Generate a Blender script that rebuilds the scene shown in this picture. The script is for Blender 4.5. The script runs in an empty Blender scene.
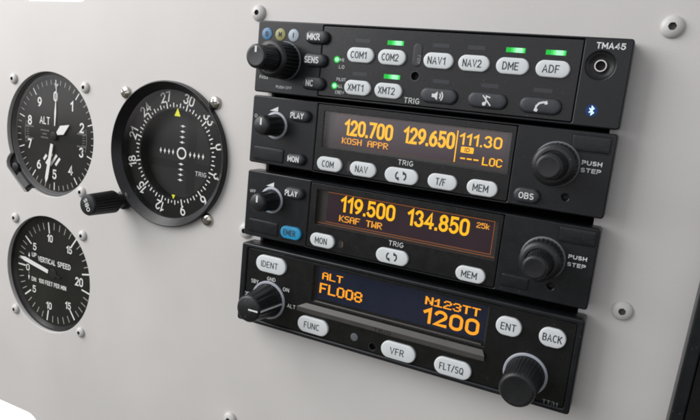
import bpy, math, random
from math import sin, cos, pi, radians
random.seed(7)
C = bpy.context.scene.collection
sc = bpy.context.scene
S = 0.001                      # everything below is written in millimetres of the panel: x right, y up, z out of the panel

# ------------------------------------------------------------------ camera
cam = bpy.data.cameras.new('camera'); cam_o = bpy.data.objects.new('camera', cam); C.objects.link(cam_o)
cam.sensor_width = 36.0; cam.lens = 619.239 / 700 * 36.0
cam.clip_start = 0.01; cam.clip_end = 50
from mathutils import Matrix
RIGHT = (0.89456014, 0.10126748, -0.43532407); DOWN = (0.16863544, -0.97847912, 0.11891468); FWD = (-0.41391332, -0.1797874, -0.89238571)
def b(v): return (v[0], -v[2], v[1])
r_, u_, k_ = b(RIGHT), b([-a for a in DOWN]), b([-a for a in FWD])
pos = b((170.764, -30.137, 257.46))
cam_o.matrix_world = Matrix(((r_[0], u_[0], k_[0], pos[0]*S), (r_[1], u_[1], k_[1], pos[1]*S), (r_[2], u_[2], k_[2], pos[2]*S), (0, 0, 0, 1)))
sc.camera = cam_o

# ------------------------------------------------------------------ world: soft room of daylight, dark towards the floor, blown-out daylight behind the panel
w = bpy.data.worlds.new('World'); sc.world = w; w.use_nodes = True
nt = w.node_tree; nt.nodes.clear()
def N(t, **k):
    n = nt.nodes.new(t)
    for a, v in k.items(): setattr(n, a, v)
    return n
tc = N('ShaderNodeTexCoord'); sep = N('ShaderNodeSeparateXYZ'); nt.links.new(tc.outputs['Generated'], sep.inputs[0])
ramp = N('ShaderNodeValToRGB')
mp = N('ShaderNodeMapRange'); mp.inputs['From Min'].default_value = -1; mp.inputs['From Max'].default_value = 1
nt.links.new(sep.outputs['Z'], mp.inputs['Value']); nt.links.new(mp.outputs[0], ramp.inputs[0])
els = ramp.color_ramp.elements
stops = [(0.0, (.05, .048, .045)), (.30, (.13, .13, .10)), (.40, (.10, .10, .085)), (.45, (.12, .115, .115)), (.47, (.95, .90, .98)), (.50, (1.5, 1.5, 1.72)), (.56, (1.45, 1.5, 1.75)), (.70, (.80, .82, .92)), (1.0, (.6, .62, .72))]
els[0].position, els[0].color = stops[0][0], (*stops[0][1], 1)
els[1].position, els[1].color = stops[-1][0], (*stops[-1][1], 1)
for p_, c_ in stops[1:-1]:
    e_ = els.new(p_); e_.color = (*c_, 1)
noi = N('ShaderNodeTexNoise'); noi.inputs['Scale'].default_value = 5.5; noi.inputs['Detail'].default_value = 5
nt.links.new(tc.outputs['Generated'], noi.inputs['Vector'])
nr = N('ShaderNodeValToRGB'); nr.color_ramp.elements[0].position = .36; nr.color_ramp.elements[0].color = (.55, .62, .50, 1)
nr.color_ramp.elements[1].position = .66; nr.color_ramp.elements[1].color = (1.5, 1.38, 1.2, 1)
nt.links.new(noi.outputs['Fac'], nr.inputs[0])
leftm = N('ShaderNodeMapRange'); leftm.inputs['From Min'].default_value = .9; leftm.inputs['From Max'].default_value = -.9
leftm.inputs['To Min'].default_value = .35; leftm.inputs['To Max'].default_value = 1.5
nt.links.new(sep.outputs['X'], leftm.inputs['Value'])
mul = N('ShaderNodeMixRGB', blend_type='MULTIPLY'); mul.inputs[0].default_value = 1
nt.links.new(ramp.outputs[0], mul.inputs[1]); nt.links.new(leftm.outputs[0], mul.inputs[2])
mul2 = N('ShaderNodeMixRGB', blend_type='MULTIPLY'); mul2.inputs[0].default_value = .55
nt.links.new(mul.outputs[0], mul2.inputs[1]); nt.links.new(nr.outputs[0], mul2.inputs[2])
back = N('ShaderNodeMapRange'); back.inputs['From Min'].default_value = .02; back.inputs['From Max'].default_value = .15
nt.links.new(sep.outputs['Y'], back.inputs['Value'])
mixb = N('ShaderNodeMixRGB'); mixb.inputs[2].default_value = (1.9, 1.95, 2.0, 1)
nt.links.new(back.outputs[0], mixb.inputs[0]); nt.links.new(mul2.outputs[0], mixb.inputs[1])
bg = N('ShaderNodeBackground'); bg.inputs['Strength'].default_value = .92
out = N('ShaderNodeOutputWorld'); nt.links.new(mixb.outputs[0], bg.inputs[0]); nt.links.new(bg.outputs[0], out.inputs[0])

# ------------------------------------------------------------------ the window to the left of the panel: one large soft lamp
def area(name, loc, target, sx, sy, power, col):
    l = bpy.data.lights.new(name, 'AREA'); l.shape = 'RECTANGLE'; l.size = sx*S; l.size_y = sy*S; l.energy = power; l.color = col
    o = bpy.data.objects.new(name, l); C.objects.link(o)
    from mathutils import Vector
    L = Vector(b(loc))*S; T = Vector(b(target))*S
    o.location = L; o.rotation_euler = (T-L).to_track_quat('-Z', 'Y').to_euler()
    return o
area('window_light', (-520, 330, 420), (-60, -110, 0), 640, 600, 6.0, (1.0, .985, .97))

sc.view_settings.view_transform = 'Standard'; sc.view_settings.look = 'None'
sc.view_settings.exposure = 0; sc.view_settings.gamma = 1
sc.cycles.filter_width = 1.9; sc.cycles.max_bounces = 8; sc.cycles.transparent_max_bounces = 12

# ------------------------------------------------------------------ materials
def mat(name, col, rough=.5, spec=.5, metal=0, bump=0, bscale=900, var=0, coat=0, emit=None, estr=0, vscale=60, dust=0):
    m = bpy.data.materials.new(name); m.use_nodes = True
    t = m.node_tree; p = t.nodes['Principled BSDF']
    p.inputs['Base Color'].default_value = (*col, 1); p.inputs['Roughness'].default_value = rough
    p.inputs['Specular IOR Level'].default_value = spec; p.inputs['Metallic'].default_value = metal
    p.inputs['Coat Weight'].default_value = coat
    if emit: p.inputs['Emission Color'].default_value = (*emit, 1); p.inputs['Emission Strength'].default_value = estr
    if bump or var:
        c = t.nodes.new('ShaderNodeTexCoord')
        n = t.nodes.new('ShaderNodeTexNoise'); n.inputs['Scale'].default_value = bscale; n.inputs['Detail'].default_value = 3
        t.links.new(c.outputs['Object'], n.inputs['Vector'])
        if bump:
            bm_ = t.nodes.new('ShaderNodeBump'); bm_.inputs['Strength'].default_value = bump; bm_.inputs['Distance'].default_value = .0002
            t.links.new(n.outputs['Fac'], bm_.inputs['Height']); t.links.new(bm_.outputs[0], p.inputs['Normal'])
        if var:
            n2 = t.nodes.new('ShaderNodeTexNoise'); n2.inputs['Scale'].default_value = vscale; n2.inputs['Detail'].default_value = 6
            t.links.new(c.outputs['Object'], n2.inputs['Vector'])
            r = t.nodes.new('ShaderNodeMapRange'); r.inputs['From Min'].default_value = .3; r.inputs['From Max'].default_value = .7
            r.inputs['To Min'].default_value = 1-var; r.inputs['To Max'].default_value = 1+var
            t.links.new(n2.outputs['Fac'], r.inputs['Value'])
            mx = t.nodes.new('ShaderNodeVectorMath'); mx.operation = 'SCALE'; mx.inputs[0].default_value = col
            t.links.new(r.outputs[0], mx.inputs['Scale']); t.links.new(mx.outputs[0], p.inputs['Base Color'])
            if dust:   # sparse pale dust and lint specks
                n3 = t.nodes.new('ShaderNodeTexVoronoi'); n3.inputs['Scale'].default_value = 470; t.links.new(c.outputs['Object'], n3.inputs['Vector'])
                n4 = t.nodes.new('ShaderNodeTexNoise'); n4.inputs['Scale'].default_value = 140; n4.inputs['Detail'].default_value = 2; t.links.new(c.outputs['Object'], n4.inputs['Vector'])
                r3 = t.nodes.new('ShaderNodeMapRange'); r3.inputs['From Min'].default_value = .16; r3.inputs['From Max'].default_value = .08; t.links.new(n3.outputs['Distance'], r3.inputs['Value'])
                r4 = t.nodes.new('ShaderNodeMapRange'); r4.inputs['From Min'].default_value = .54; r4.inputs['From Max'].default_value = .66; t.links.new(n4.outputs['Fac'], r4.inputs['Value'])
                mm = t.nodes.new('ShaderNodeMath'); mm.operation = 'MULTIPLY'; t.links.new(r3.outputs[0], mm.inputs[0]); t.links.new(r4.outputs[0], mm.inputs[1])
                m5 = t.nodes.new('ShaderNodeMath'); m5.operation = 'MULTIPLY'; m5.inputs[1].default_value = dust; t.links.new(mm.outputs[0], m5.inputs[0])
                mc = t.nodes.new('ShaderNodeMixRGB'); mc.inputs[2].default_value = (.22, .22, .21, 1); t.links.new(m5.outputs[0], mc.inputs[0]); t.links.new(mx.outputs[0], mc.inputs[1]); t.links.new(mc.outputs[0], p.inputs['Base Color'])
            r2 = t.nodes.new('ShaderNodeMapRange'); r2.inputs['To Min'].default_value = max(.05, rough-.08); r2.inputs['To Max'].default_value = rough+.1
            t.links.new(n2.outputs['Fac'], r2.inputs['Value']); t.links.new(r2.outputs[0], p.inputs['Roughness'])
    return m
def glow(name, col, s):
    return mat(name, (0.01, .01, .01), .6, .2, emit=col, estr=s)
def glass(name, tint=(1, 1, 1), ior=1.5, rough=.02, smudge=0, scol=(.3, .3, .28), sscale=45):
    m = bpy.data.materials.new(name); m.use_nodes = True; t = m.node_tree; t.nodes.clear()
    o = t.nodes.new('ShaderNodeOutputMaterial'); mix = t.nodes.new('ShaderNodeMixShader'); fr = t.nodes.new('ShaderNodeFresnel'); fr.inputs[0].default_value = ior
    ge = t.nodes.new('ShaderNodeNewGeometry'); mr = t.nodes.new('ShaderNodeMapRange'); mr.inputs['To Min'].default_value = ior; mr.inputs['To Max'].default_value = 1/ior   # a thin pane reflects alike from both sides
    t.links.new(ge.outputs['Backfacing'], mr.inputs['Value']); t.links.new(mr.outputs[0], fr.inputs[0])
    tr = t.nodes.new('ShaderNodeBsdfTransparent'); tr.inputs[0].default_value = (*tint, 1); g = t.nodes.new('ShaderNodeBsdfGlossy'); g.inputs['Roughness'].default_value = rough
    t.links.new(fr.outputs[0], mix.inputs[0]); t.links.new(tr.outputs[0], mix.inputs[1]); t.links.new(g.outputs[0], mix.inputs[2]); t.links.new(mix.outputs[0], o.inputs[0])
    if smudge:   # wiping marks and dust film on the pane
        c = t.nodes.new('ShaderNodeTexCoord'); n = t.nodes.new('ShaderNodeTexNoise'); n.inputs['Scale'].default_value = sscale; n.inputs['Detail'].default_value = 7; n.inputs['Roughness'].default_value = .62
        r = t.nodes.new('ShaderNodeMapRange'); r.inputs['From Min'].default_value = .40; r.inputs['From Max'].default_value = .72; r.inputs['To Max'].default_value = smudge
        d = t.nodes.new('ShaderNodeBsdfDiffuse'); d.inputs[0].default_value = (*scol, 1); m2 = t.nodes.new('ShaderNodeMixShader')
        t.links.new(c.outputs['Object'], n.inputs['Vector']); t.links.new(n.outputs['Fac'], r.inputs['Value']); t.links.new(r.outputs[0], m2.inputs[0])
        t.links.new(mix.outputs[0], m2.inputs[1]); t.links.new(d.outputs[0], m2.inputs[2]); t.links.new(m2.outputs[0], o.inputs[0])
    return m
M = dict(
 panel=mat('panel_paint', (.595, .575, .557), .45, .45, bump=.28, bscale=1500, var=.035, vscale=20),
 plastic=mat('black_plastic', (.0098, .0108, .0128), .30, .36, bump=.24, bscale=2200, var=.12, vscale=220, dust=.2),
 insert=mat('black_satin_plastic', (.0075, .0075, .008), .26, .42, bump=.25, bscale=2600, var=.12, vscale=200, dust=.22),
 dark=mat('matt_black', (.008, .008, .009), .6, .3),
 tray=mat('tray_metal', (.02, .02, .022), .5, .5),
 knob=mat('knob_rubber', (.010, .0105, .012), .36, .5, bump=.3, bscale=2500, var=.15, vscale=300, dust=.4),
 knobcap=mat('knob_cap', (.013, .0135, .0155), .32, .45, bump=.15, bscale=2500, var=.1, vscale=300),
 ring=mat('grey_ring', (.11, .118, .13), .4, .5), palering=mat('pale_ring', (.36, .38, .42), .4, .5),
 white=mat('white_button', (.66, .69, .70), .36, .5, bump=.08, bscale=1500, var=.05, vscale=120),
 blue=mat('blue_button', (.02, .30, .56), .4, .5, var=.05, vscale=150),
 grey=mat('grey_button', (.030, .032, .038), .42, .5, bump=.35, bscale=2400, var=.08, vscale=250),
 ink=mat('dark_ink', (.035, .04, .045), .6, .3),
 print=mat('white_print', (.72, .73, .73), .6, .3),
 dimprint=mat('worn_grey_print', (.30, .31, .32), .6, .3),
 lens=mat('unlit_lens', (.022, .023, .027), .3, .5),
 brownlens=mat('brown_lens', (.10, .07, .045), .3, .5),
 disc_blue=mat('blue_lens', (.07, .19, .34), .35, .5), disc_amber=mat('amber_lens', (.28, .27, .09), .35, .5), disc_clear=mat('clear_lens', (.34, .40, .46), .35, .5),
 oled=mat('oled_black', (.020, .012, .022), .18, .6, emit=(1, .36, .42), estr=.011),
 oled_blue=mat('oled_blue_black', (.004, .007, .024), .18, .6, emit=(.2, .35, 1), estr=.009),
 surround=mat('screen_surround', (.030, .027, .026), .35, .5),
 amber=glow('amber_pixels', (1.0, .47, .004), 1.2), orange=glow('orange_pixels', (1.0, .41, .03), 1.0), tamber=glow('deep_amber_pixels', (1.0, .35, .008), 1.2),
 edge=glow('painted_edge_glow', (1.0, .28, .05), .28), dimedgeglow=glow('painted_dim_edge_glow', (.9, .42, .22), .10),  # backlight reflected in the screen frames, put in as glowing lines
 green=glow('green_led', (.015, .75, .07), .75), hot=glow('green_led_core', (.36, 1.0, .50), 1.25),
 led2=glow('green_led_mid', (.06, .88, .15), .85), led3=glow('green_led_bright', (.17, .95, .30), 1.0),
 btblue=glow('blue_led', (.02, .12, .55), .26), btw=glow('pale_blue_led', (.62, .88, 1.0), 1.4),
 silver=mat('lip_paint', (.075, .072, .068), .42, .5, metal=.2, var=.08, vscale=120),
 chrome=mat('nickel_screw', (.62, .58, .52), .22, .5, metal=1, var=.1, vscale=400),
 wscrew=mat('white_screw_paint', (.56, .55, .535), .34, .5, bump=.35, bscale=1500, var=.03, vscale=200),
 socket=mat('socket_black', (.09, .09, .092), .6, .3),
 altbezel=mat('grey_bezel', (.10, .10, .104), .35, .5, bump=.2, bscale=2000, var=.08, vscale=160),
 bezel=mat('instrument_bezel', (.011, .0108, .0125), .30, .5, bump=.3, bscale=2000, var=.12, vscale=180),
 dial=mat('dial_black', (.0032, .0032, .0034), .62, .22, var=.35, vscale=70),
 card=mat('dial_card_grey', (.012, .0125, .013), .6, .3, var=.1, vscale=90), cardreflection=mat('painted_needle_reflection', (.004, .004, .0042), .6, .3),
 dialwhite=mat('dial_white', (.80, .80, .78), .6, .3), dialtick=mat('dial_tick', (.45, .44, .42), .6, .3), dialdim=mat('dial_small_print', (.18, .175, .165), .6, .3),
 yellow=mat('yellow_marker', (.72, .72, .03), .55, .3, emit=(.8, .8, .02), estr=.12),
 glass=glass('dial_glass', ior=1.45, smudge=.03, scol=(.34, .33, .24)), cleanglass=glass('clean_glass', ior=1.38, smudge=.012), sglass=glass('screen_glass', ior=1.62, rough=.06, smudge=.025),
 steel=mat('steel_ring', (.55, .53, .50), .3, .5, metal=1),
)

# ------------------------------------------------------------------ mesh building
def rr(cx, cy, w, h, r, n=8):
    r = max(min(r, w/2-1e-4, h/2-1e-4), 1e-3); P = []
    for qx, qy, a0 in ((1, 1, 0), (-1, 1, 90), (-1, -1, 180), (1, -1, 270)):
        for i in range(n+1):
            a = radians(a0 + 90*i/n); P.append((cx+qx*(w/2-r)+r*cos(a), cy+qy*(h/2-r)+r*sin(a)))
    return P
def circ(cx, cy, r, n=48): return [(cx+r*cos(2*pi*i/n), cy+r*sin(2*pi*i/n)) for i in range(n)]
def box4(x0, x1, y0, y1): return [(x0, y0), (x1, y0), (x1, y1), (x0, y1)]
_font_cache = {}
class MB:
    def __init__(s): s.v, s.f, s.m, s.mats = [], [], [], []
    def mi(s, m):
        if m not in s.mats: s.mats.append(m)
        return s.mats.index(m)
    def add(s, V, F, m):
        o = len(s.v); s.v += V; k = s.mi(m)
        for f in F: s.f.append([o+i for i in f]); s.m.append(k)
        return s
    def loft(s, rings, m, cap0=True, cap1=True):
        n = len(rings[0]); V = [p for r in rings for p in r]; F = []
        for j in range(len(rings)-1):
            for i in range(n): F.append((j*n+i, j*n+(i+1) % n, (j+1)*n+(i+1) % n, (j+1)*n+i))
        if cap0: F.append(tuple(reversed(range(n))))
        if cap1: F.append(tuple((len(rings)-1)*n+i for i in range(n)))
        return s.add(V, F, m)
    def prism(s, P, z0, z1, m, bev=0):
        return s.loft([[(x, y, z0) for x, y in P], [(x, y, z1) for x, y in P]], m)
    def box(s, x0, x1, y0, y1, z0, z1, m): return s.prism(box4(min(x0, x1), max(x0, x1), min(y0, y1), max(y0, y1)), z0, z1, m)
    def pill(s, cx, cy, w, h, r, z0, ht, m, bev=.8, dome=.25, cap0=False, n=10):
        R = []
        def ring(i, z): R.append([(x, y, z) for x, y in rr(cx, cy, w-2*i, h-2*i, r-i, n)])
        ring(0, z0); ring(0, z0+ht-bev)
        for k in range(1, 5):
            a = k/4*pi/2; ring(bev*(1-cos(a)), z0+ht-bev+bev*sin(a))
        mx = min(w, h)/2-bev
        for k in (.35, .7, .93): ring(bev+mx*k, z0+ht+dome*(1-(1-k)**2))
        return s.loft(R, m, cap0)
    def lathe(s, cx, cy, prof, m, n=64, flute=0, fn=24, zr=None, cap0=False, cap1=True):
        R = []
        for r, z in prof:
            ring = []
            for i in range(n):
                a = 2*pi*i/n; q = r
                if flute and zr and zr[0] <= z <= zr[1]: q = r-flute*(.5+.5*cos(a*fn))**1.5
                ring.append((cx+q*cos(a), cy+q*sin(a), z))
            R.append(ring)
        return s.loft(R, m, cap0, cap1)
    def annulus(s, cx, cy, r0, r1, z, m, n=64):
        V = [(x, y, z) for x, y in circ(cx, cy, r0, n)] + [(x, y, z) for x, y in circ(cx, cy, r1, n)]
        return s.add(V, [(i, n+i, n+(i+1) % n, (i+1) % n)[::-1][::-1] for i in range(n)], m)
    def poly(s, P, z, m): 
        a = sum(P[i][0]*P[(i+1) % len(P)][1]-P[(i+1) % len(P)][0]*P[i][1] for i in range(len(P)))
        if a < 0: P = P[::-1]
        return s.add([(x, y, z) for x, y in P], [tuple(range(len(P)))], m)
    def stroke(s, P, wd, z, m, closed=False):
        n = len(P); L, Rr = [], []
        for i in range(n):
            a = P[i-1] if (i or closed) else P[i]; c = P[(i+1) % n] if (i < n-1 or closed) else P[i]
            if a == P[i]: d1 = (c[0]-P[i][0], c[1]-P[i][1])
            else: d1 = (P[i][0]-a[0], P[i][1]-a[1])
            d2 = (c[0]-P[i][0], c[1]-P[i][1]) if c != P[i] else d1
            l1 = math.hypot(*d1); l2 = math.hypot(*d2); n1 = (-d1[1]/l1, d1[0]/l1); n2 = (-d2[1]/l2, d2[0]/l2)
            mx, my = n1[0]+n2[0], n1[1]+n2[1]; q = max(.35, (mx*mx+my*my)/2); h_ = wd/2/q
            L.append((P[i][0]+mx*h_, P[i][1]+my*h_, z)); Rr.append((P[i][0]-mx*h_, P[i][1]-my*h_, z))
        F = [(i, n+i, n+(i+1) % n, (i+1) % n) for i in range(n if closed else n-1)]
        return s.add(L+Rr, F, m)
    def plate(s, loops, z0, z1, m, bev=0):
        """flat plate with holes: the first loop is the outline, the rest are cut out"""
        cu = bpy.data.curves.new('tmp', 'CURVE'); cu.dimensions = '2D'; cu.fill_mode = 'BOTH'
        for P in loops:
            sp = cu.splines.new('POLY'); sp.points.add(len(P)-1); sp.use_cyclic_u = True
            for q, (x, y) in zip(sp.points, P): q.co = (x, y, 0, 1)
        cu.extrude = (z1-z0)/2-bev; cu.bevel_depth = bev; cu.bevel_resolution = 2; cu.offset = -bev
        return s._curve(cu, m, lambda v: (v[0], v[1], v[2]+(z0+z1)/2))
    def _curve(s, cu, m, fn):
        o = bpy.data.objects.new('tmp', cu); C.objects.link(o)
        dg = bpy.context.evaluated_depsgraph_get(); me = bpy.data.meshes.new_from_object(o.evaluated_get(dg))
        V = [fn(v.co) for v in me.vertices]; F = [tuple(p.vertices) for p in me.polygons]
        bpy.data.objects.remove(o); bpy.data.curves.remove(cu); bpy.data.meshes.remove(me)
        return s.add(V, F, m)
    def text(s, t, cx, cy, w, h, z, m, bold=0, rot=0):
        """single-stroke lettering fitted to a w x h box centred on cx, cy (w None: natural width)"""
        sw = h*(.125+3*bold); paths = []; x = 0
        for ch in t:
            if ch == ' ': x += .42; continue
            wd, strokes = GLYPH[ch]
            for P in strokes: paths.append((ch, [(x+p, q) for p, q in P]))
            x += wd+.30
        tot = x-.30; sy = h-sw; sx = (w-sw)/tot if w else sy*.92
        ca, sa = cos(radians(rot)), sin(radians(rot))
        for i, (ch, P) in enumerate(paths):
            Q = [((p-tot/2)*sx, (q-.5)*sy) for p, q in P]
            closed = len(Q) > 6 and math.hypot(Q[0][0]-Q[-1][0], Q[0][1]-Q[-1][1]) < 1e-6
            if closed: Q = Q[:-1]
            if ch in '.': Q = [(Q[0][0], Q[0][1]-sw*.55), (Q[0][0], Q[0][1]+sw*.55)]
            elif not closed:   # square ends
                for e, f in ((0, 1), (-1, -2)):
                    d = math.hypot(Q[e][0]-Q[f][0], Q[e][1]-Q[f][1]); k = sw*.42/d
                    Q[e] = (Q[e][0]+(Q[e][0]-Q[f][0])*k, Q[e][1]+(Q[e][1]-Q[f][1])*k)
            s.stroke([(cx+p*ca-q*sa, cy+p*sa+q*ca) for p, q in Q], sw, z+.004*(i % 4), m, closed)
        return s
    def pixels(s, t, x0, y0, w, h, z, m, gap=1):
        cols = len(t)*5+(len(t)-1)*gap; cw = w/cols; ch = h/7
        for i, c in enumerate(t):
            for r, row in enumerate(PIX.get(c, ['.....']*7)):
                k = 0
                while k < 5:
                    if row[k] == '#':
                        e = k
                        while e < 5 and row[e] == '#': e += 1
                        X0 = x0+(i*(5+gap)+k)*cw; X1 = x0+(i*(5+gap)+e)*cw+.16*cw; Y1 = y0+h-r*ch
                        s.poly(box4(X0-.16*cw, X1, Y1-ch, Y1), z, m); k = e
                    else: k += 1
        return s
def ar(cx, cy, rx, ry, a0, a1, n=14): return [(cx+rx*cos(radians(a0+(a1-a0)*i/n)), cy+ry*sin(radians(a0+(a1-a0)*i/n))) for i in range(n+1)]
def st(cx, cy, w, h, r): 
    P = rr(cx, cy, w, h, r, 7); return P+[P[0]]
GLYPH = {
 '0': (.58, [st(.29, .5, .58, 1, .28)]), '1': (.34, [[(.0, .76), (.3, 1), (.3, 0)]]), '2': (.56, [ar(.28, .72, .28, .28, 165, -38)+[(0, 0), (.58, 0)]]),
 '3': (.56, [ar(.27, .75, .25, .25, 160, -80)+ar(.27, .26, .29, .26, 78, -160)]), '4': (.62, [[(.46, 0), (.46, 1), (0, .27), (.62, .27)]]),
 '5': (.56, [[(.52, 1), (.08, 1), (.04, .53)]+ar(.27, .32, .30, .32, 135, -155)]), '6': (.58, [ar(.29, .31, .29, .31, 0, 360, 22), ar(.66, .34, .66, .66, 176, 112, 8)]),
 '7': (.56, [[(0, 1), (.56, 1), (.18, 0)]]), '8': (.58, [ar(.29, .76, .25, .24, 0, 360, 20), ar(.29, .26, .29, .26, 0, 360, 20)]),
 '9': (.58, [ar(.29, .69, .29, .31, 0, 360, 22), ar(-.08, .66, .66, .66, -4, -68, 8)]),
 'A': (.66, [[(0, 0), (.33, 1), (.66, 0)], [(.12, .32), (.54, .32)]]), 'B': (.56, [[(.3, .53), (.0, .53), (0, 1), (.28, 1)]+ar(.28, .765, .25, .235, 90, -90), [(0, .53), (0, 0), (.3, 0)]+ar(.3, .265, .27, .265, -90, 90)]),
 'C': (.58, [ar(.33, .5, .33, .5, 52, 308, 20)]), 'D': (.6, [[(0, 0), (0, 1), (.2, 1)]+ar(.2, .5, .4, .5, 90, -90)+[(0, 0)]]),
 'E': (.5, [[(.5, 1), (0, 1), (0, 0), (.5, 0)], [(0, .52), (.44, .52)]]), 'F': (.48, [[(.48, 1), (0, 1), (0, 0)], [(0, .5), (.42, .5)]]),
 'G': (.62, [ar(.33, .5, .33, .5, 55, 330, 20)+[(.62, .45), (.36, .45)]]), 'H': (.58, [[(0, 0), (0, 1)], [(.58, 0), (.58, 1)], [(0, .5), (.58, .5)]]), 'I': (.06, [[(.03, 0), (.03, 1)]]),
 'J': (.4, [[(.4, 1), (.4, .22)]+ar(.2, .22, .2, .22, 0, -160)]), 'K': (.58, [[(0, 0), (0, 1)], [(.56, 1), (.03, .42)], [(.2, .6), (.6, 0)]]), 'L': (.46, [[(0, 1), (0, 0), (.46, 0)]]),
 'M': (.74, [[(0, 0), (0, 1)], [(0, .96), (.37, .3), (.74, .96)], [(.74, 0), (.74, 1)]]), 'N': (.6, [[(0, 0), (0, 1)], [(.02, .98), (.58, .02)], [(.6, 0), (.6, 1)]]), 'O': (.64, [ar(.32, .5, .32, .5, 0, 360, 26)]),
 'P': (.54, [[(0, 0), (0, 1), (.28, 1)]+ar(.28, .73, .27, .27, 90, -90)+[(.02, .46)]]), 'Q': (.64, [ar(.32, .5, .32, .5, 0, 360, 26), [(.38, .24), (.66, -.04)]]),
 'R': (.56, [[(0, 0), (0, 1), (.28, 1)]+ar(.28, .74, .26, .26, 90, -90)+[(.02, .48)], [(.26, .46), (.58, 0)]]),
 'S': (.54, [ar(.27, .75, .25, .25, 40, 262, 14)+ar(.27, .26, .27, .26, 82, -145, 14)]), 'T': (.58, [[(0, 1), (.58, 1)], [(.29, 1), (.29, 0)]]),
 'U': (.6, [[(0, 1), (0, .3)]+ar(.3, .3, .3, .3, 180, 360)+[(.6, 1)]]), 'V': (.62, [[(0, 1), (.31, 0), (.62, 1)]]), 'W': (.9, [[(0, 1), (.22, 0), (.45, .9), (.68, 0), (.9, 1)]]),
 'X': (.6, [[(0, 0), (.6, 1)], [(0, 1), (.6, 0)]]), 'Y': (.6, [[(0, 1), (.3, .48), (.3, 0)], [(.6, 1), (.3, .48)]]), '/': (.4, [[(0, -.05), (.4, 1.05)]]), '.': (.02, [[(.01, .0), (.01, .01)]]), '-': (.4, [[(0, .48), (.4, .48)]]),
}
def _px(t): return t.split('/')
PIX = {'A': _px('.###./#...#/#...#/#####/#...#/#...#/#...#'), 'L': _px('#..../#..../#..../#..../#..../#..../#####'), 'T': _px('#####/..#../..#../..#../..#../..#../..#..'),
 'F': _px('#####/#..../#..../####./#..../#..../#....'), '0': _px('.###./#...#/#...#/#...#/#...#/#...#/.###.'), '8': _px('.###./#...#/#...#/.###./#...#/#...#/.###.'),
 'K': _px('#...#/#..#./#.#../##.../#.#../#..#./#...#'), 'O': _px('.###./#...#/#...#/#...#/#...#/#...#/.###.'), 'S': _px('.####/#..../#..../.###./....#/....#/####.'),
 'H': _px('#...#/#...#/#...#/#####/#...#/#...#/#...#'), 'P': _px('####./#...#/#...#/####./#..../#..../#....'), 'R': _px('####./#...#/#...#/####./#.#../#..#./#...#'),
 'W': _px('#...#/#...#/#...#/#.#.#/#.#.#/##.##/#...#'), 'N': _px('#...#/##..#/##..#/#.#.#/#..##/#..##/#...#'), '1': _px('..#../.##../#.#../..#../..#../..#../#####'),
 '2': _px('.###./#...#/....#/..##./.#.../#..../#####'), '3': _px('.###./#...#/....#/..##./....#/#...#/.###.'), 'C': _px('.###./#...#/#..../#..../#..../#...#/.###.'),
 '5': _px('#####/#..../####./....#/....#/#...#/.###.'), 'k': _px('#..../#..../#..#./#.#../##.../#.#../#..#.')}

def obj(name, mb, parent=None, label=None, smooth=38, origin=None):
    ox, oy, oz = origin or (parent['_o'] if parent else (0, 0, 0))
    me = bpy.data.meshes.new(name)
    me.from_pydata([((x-ox)*S, -(z-oz)*S, (y-oy)*S) for x, y, z in mb.v], [], mb.f)
    for k in mb.mats: me.materials.append(M[k])
    for p, k in zip(me.polygons, mb.m): p.material_index = k; p.use_smooth = True
    me.update(); me.set_sharp_from_angle(angle=radians(smooth))
    o = bpy.data.objects.new(name, me); C.objects.link(o)
    if parent: o.parent = parent
    else: o.location = (ox*S, -oz*S, oy*S)
    o['_o'] = (ox, oy, oz)
    if label: o['label'] = label
    return o
def thing(name, label, cat, origin, group=None):
    o = bpy.data.objects.new(name, None); C.objects.link(o); o.empty_display_size = .01
    o.location = (origin[0]*S, -origin[2]*S, origin[1]*S); o['_o'] = tuple(origin); o['label'] = label; o['category'] = cat
    if group: o['group'] = group
    return o
def tag(o, label, cat, group=None):
    o['label'] = label; o['category'] = cat
    if group: o['group'] = group
    return o

# ------------------------------------------------------------------ the instrument panel
ALT = (-151.6, -71.2); VSI = (-151.2, -158.2); CDI = (-58.6, -70.6)
def alt_hole(grow=0):
    P = []; R = 37.2+grow
    for i in range(97):
        a = 248+(316*i/96); P.append((ALT[0]+R*cos(radians(a)), ALT[1]+R*sin(radians(a))))
    P += [(ALT[0]+(q+grow)*cos(radians(a)), ALT[1]+(q+grow)*sin(radians(a))) for a, q in ((206, 40.6), (209, 43.2), (213, 44.4), (240.5, 43.6), (243, 43), (245.5, 40.5))]
    return P
def tilt(P, o, a):
    q = radians(a); return [(o[0]+(x-o[0])*cos(q)-(y-o[1])*sin(q), o[1]+(x-o[0])*sin(q)+(y-o[1])*cos(q)) for x, y in P]
mb = MB()
outer = [(-152, -330), (330, -330), (330, 95), (-330, 95), (-330, -256.6), (-168, -256.6)] + [(-168+12*sin(radians(a)), -268.6+12*cos(radians(a))) for a in (15, 30, 45, 60, 75, 90)] + [(-156, -330)]
outer = outer[1:]
mb.plate([outer, tilt(rr(-148.8, 25.0, 49.5, 38, 2.5), (-148.8, 6.0), 1.2), alt_hole(), circ(*VSI, 37.0, 96), circ(*CDI, 36.0, 96), box4(3.5, 156.5, -143.5, -1.5)], -2.6, 0, 'panel', .25)
panel = tag(obj('instrument_panel', mb), 'light grey painted panel that carries the dials and radios', 'panel')

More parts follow.
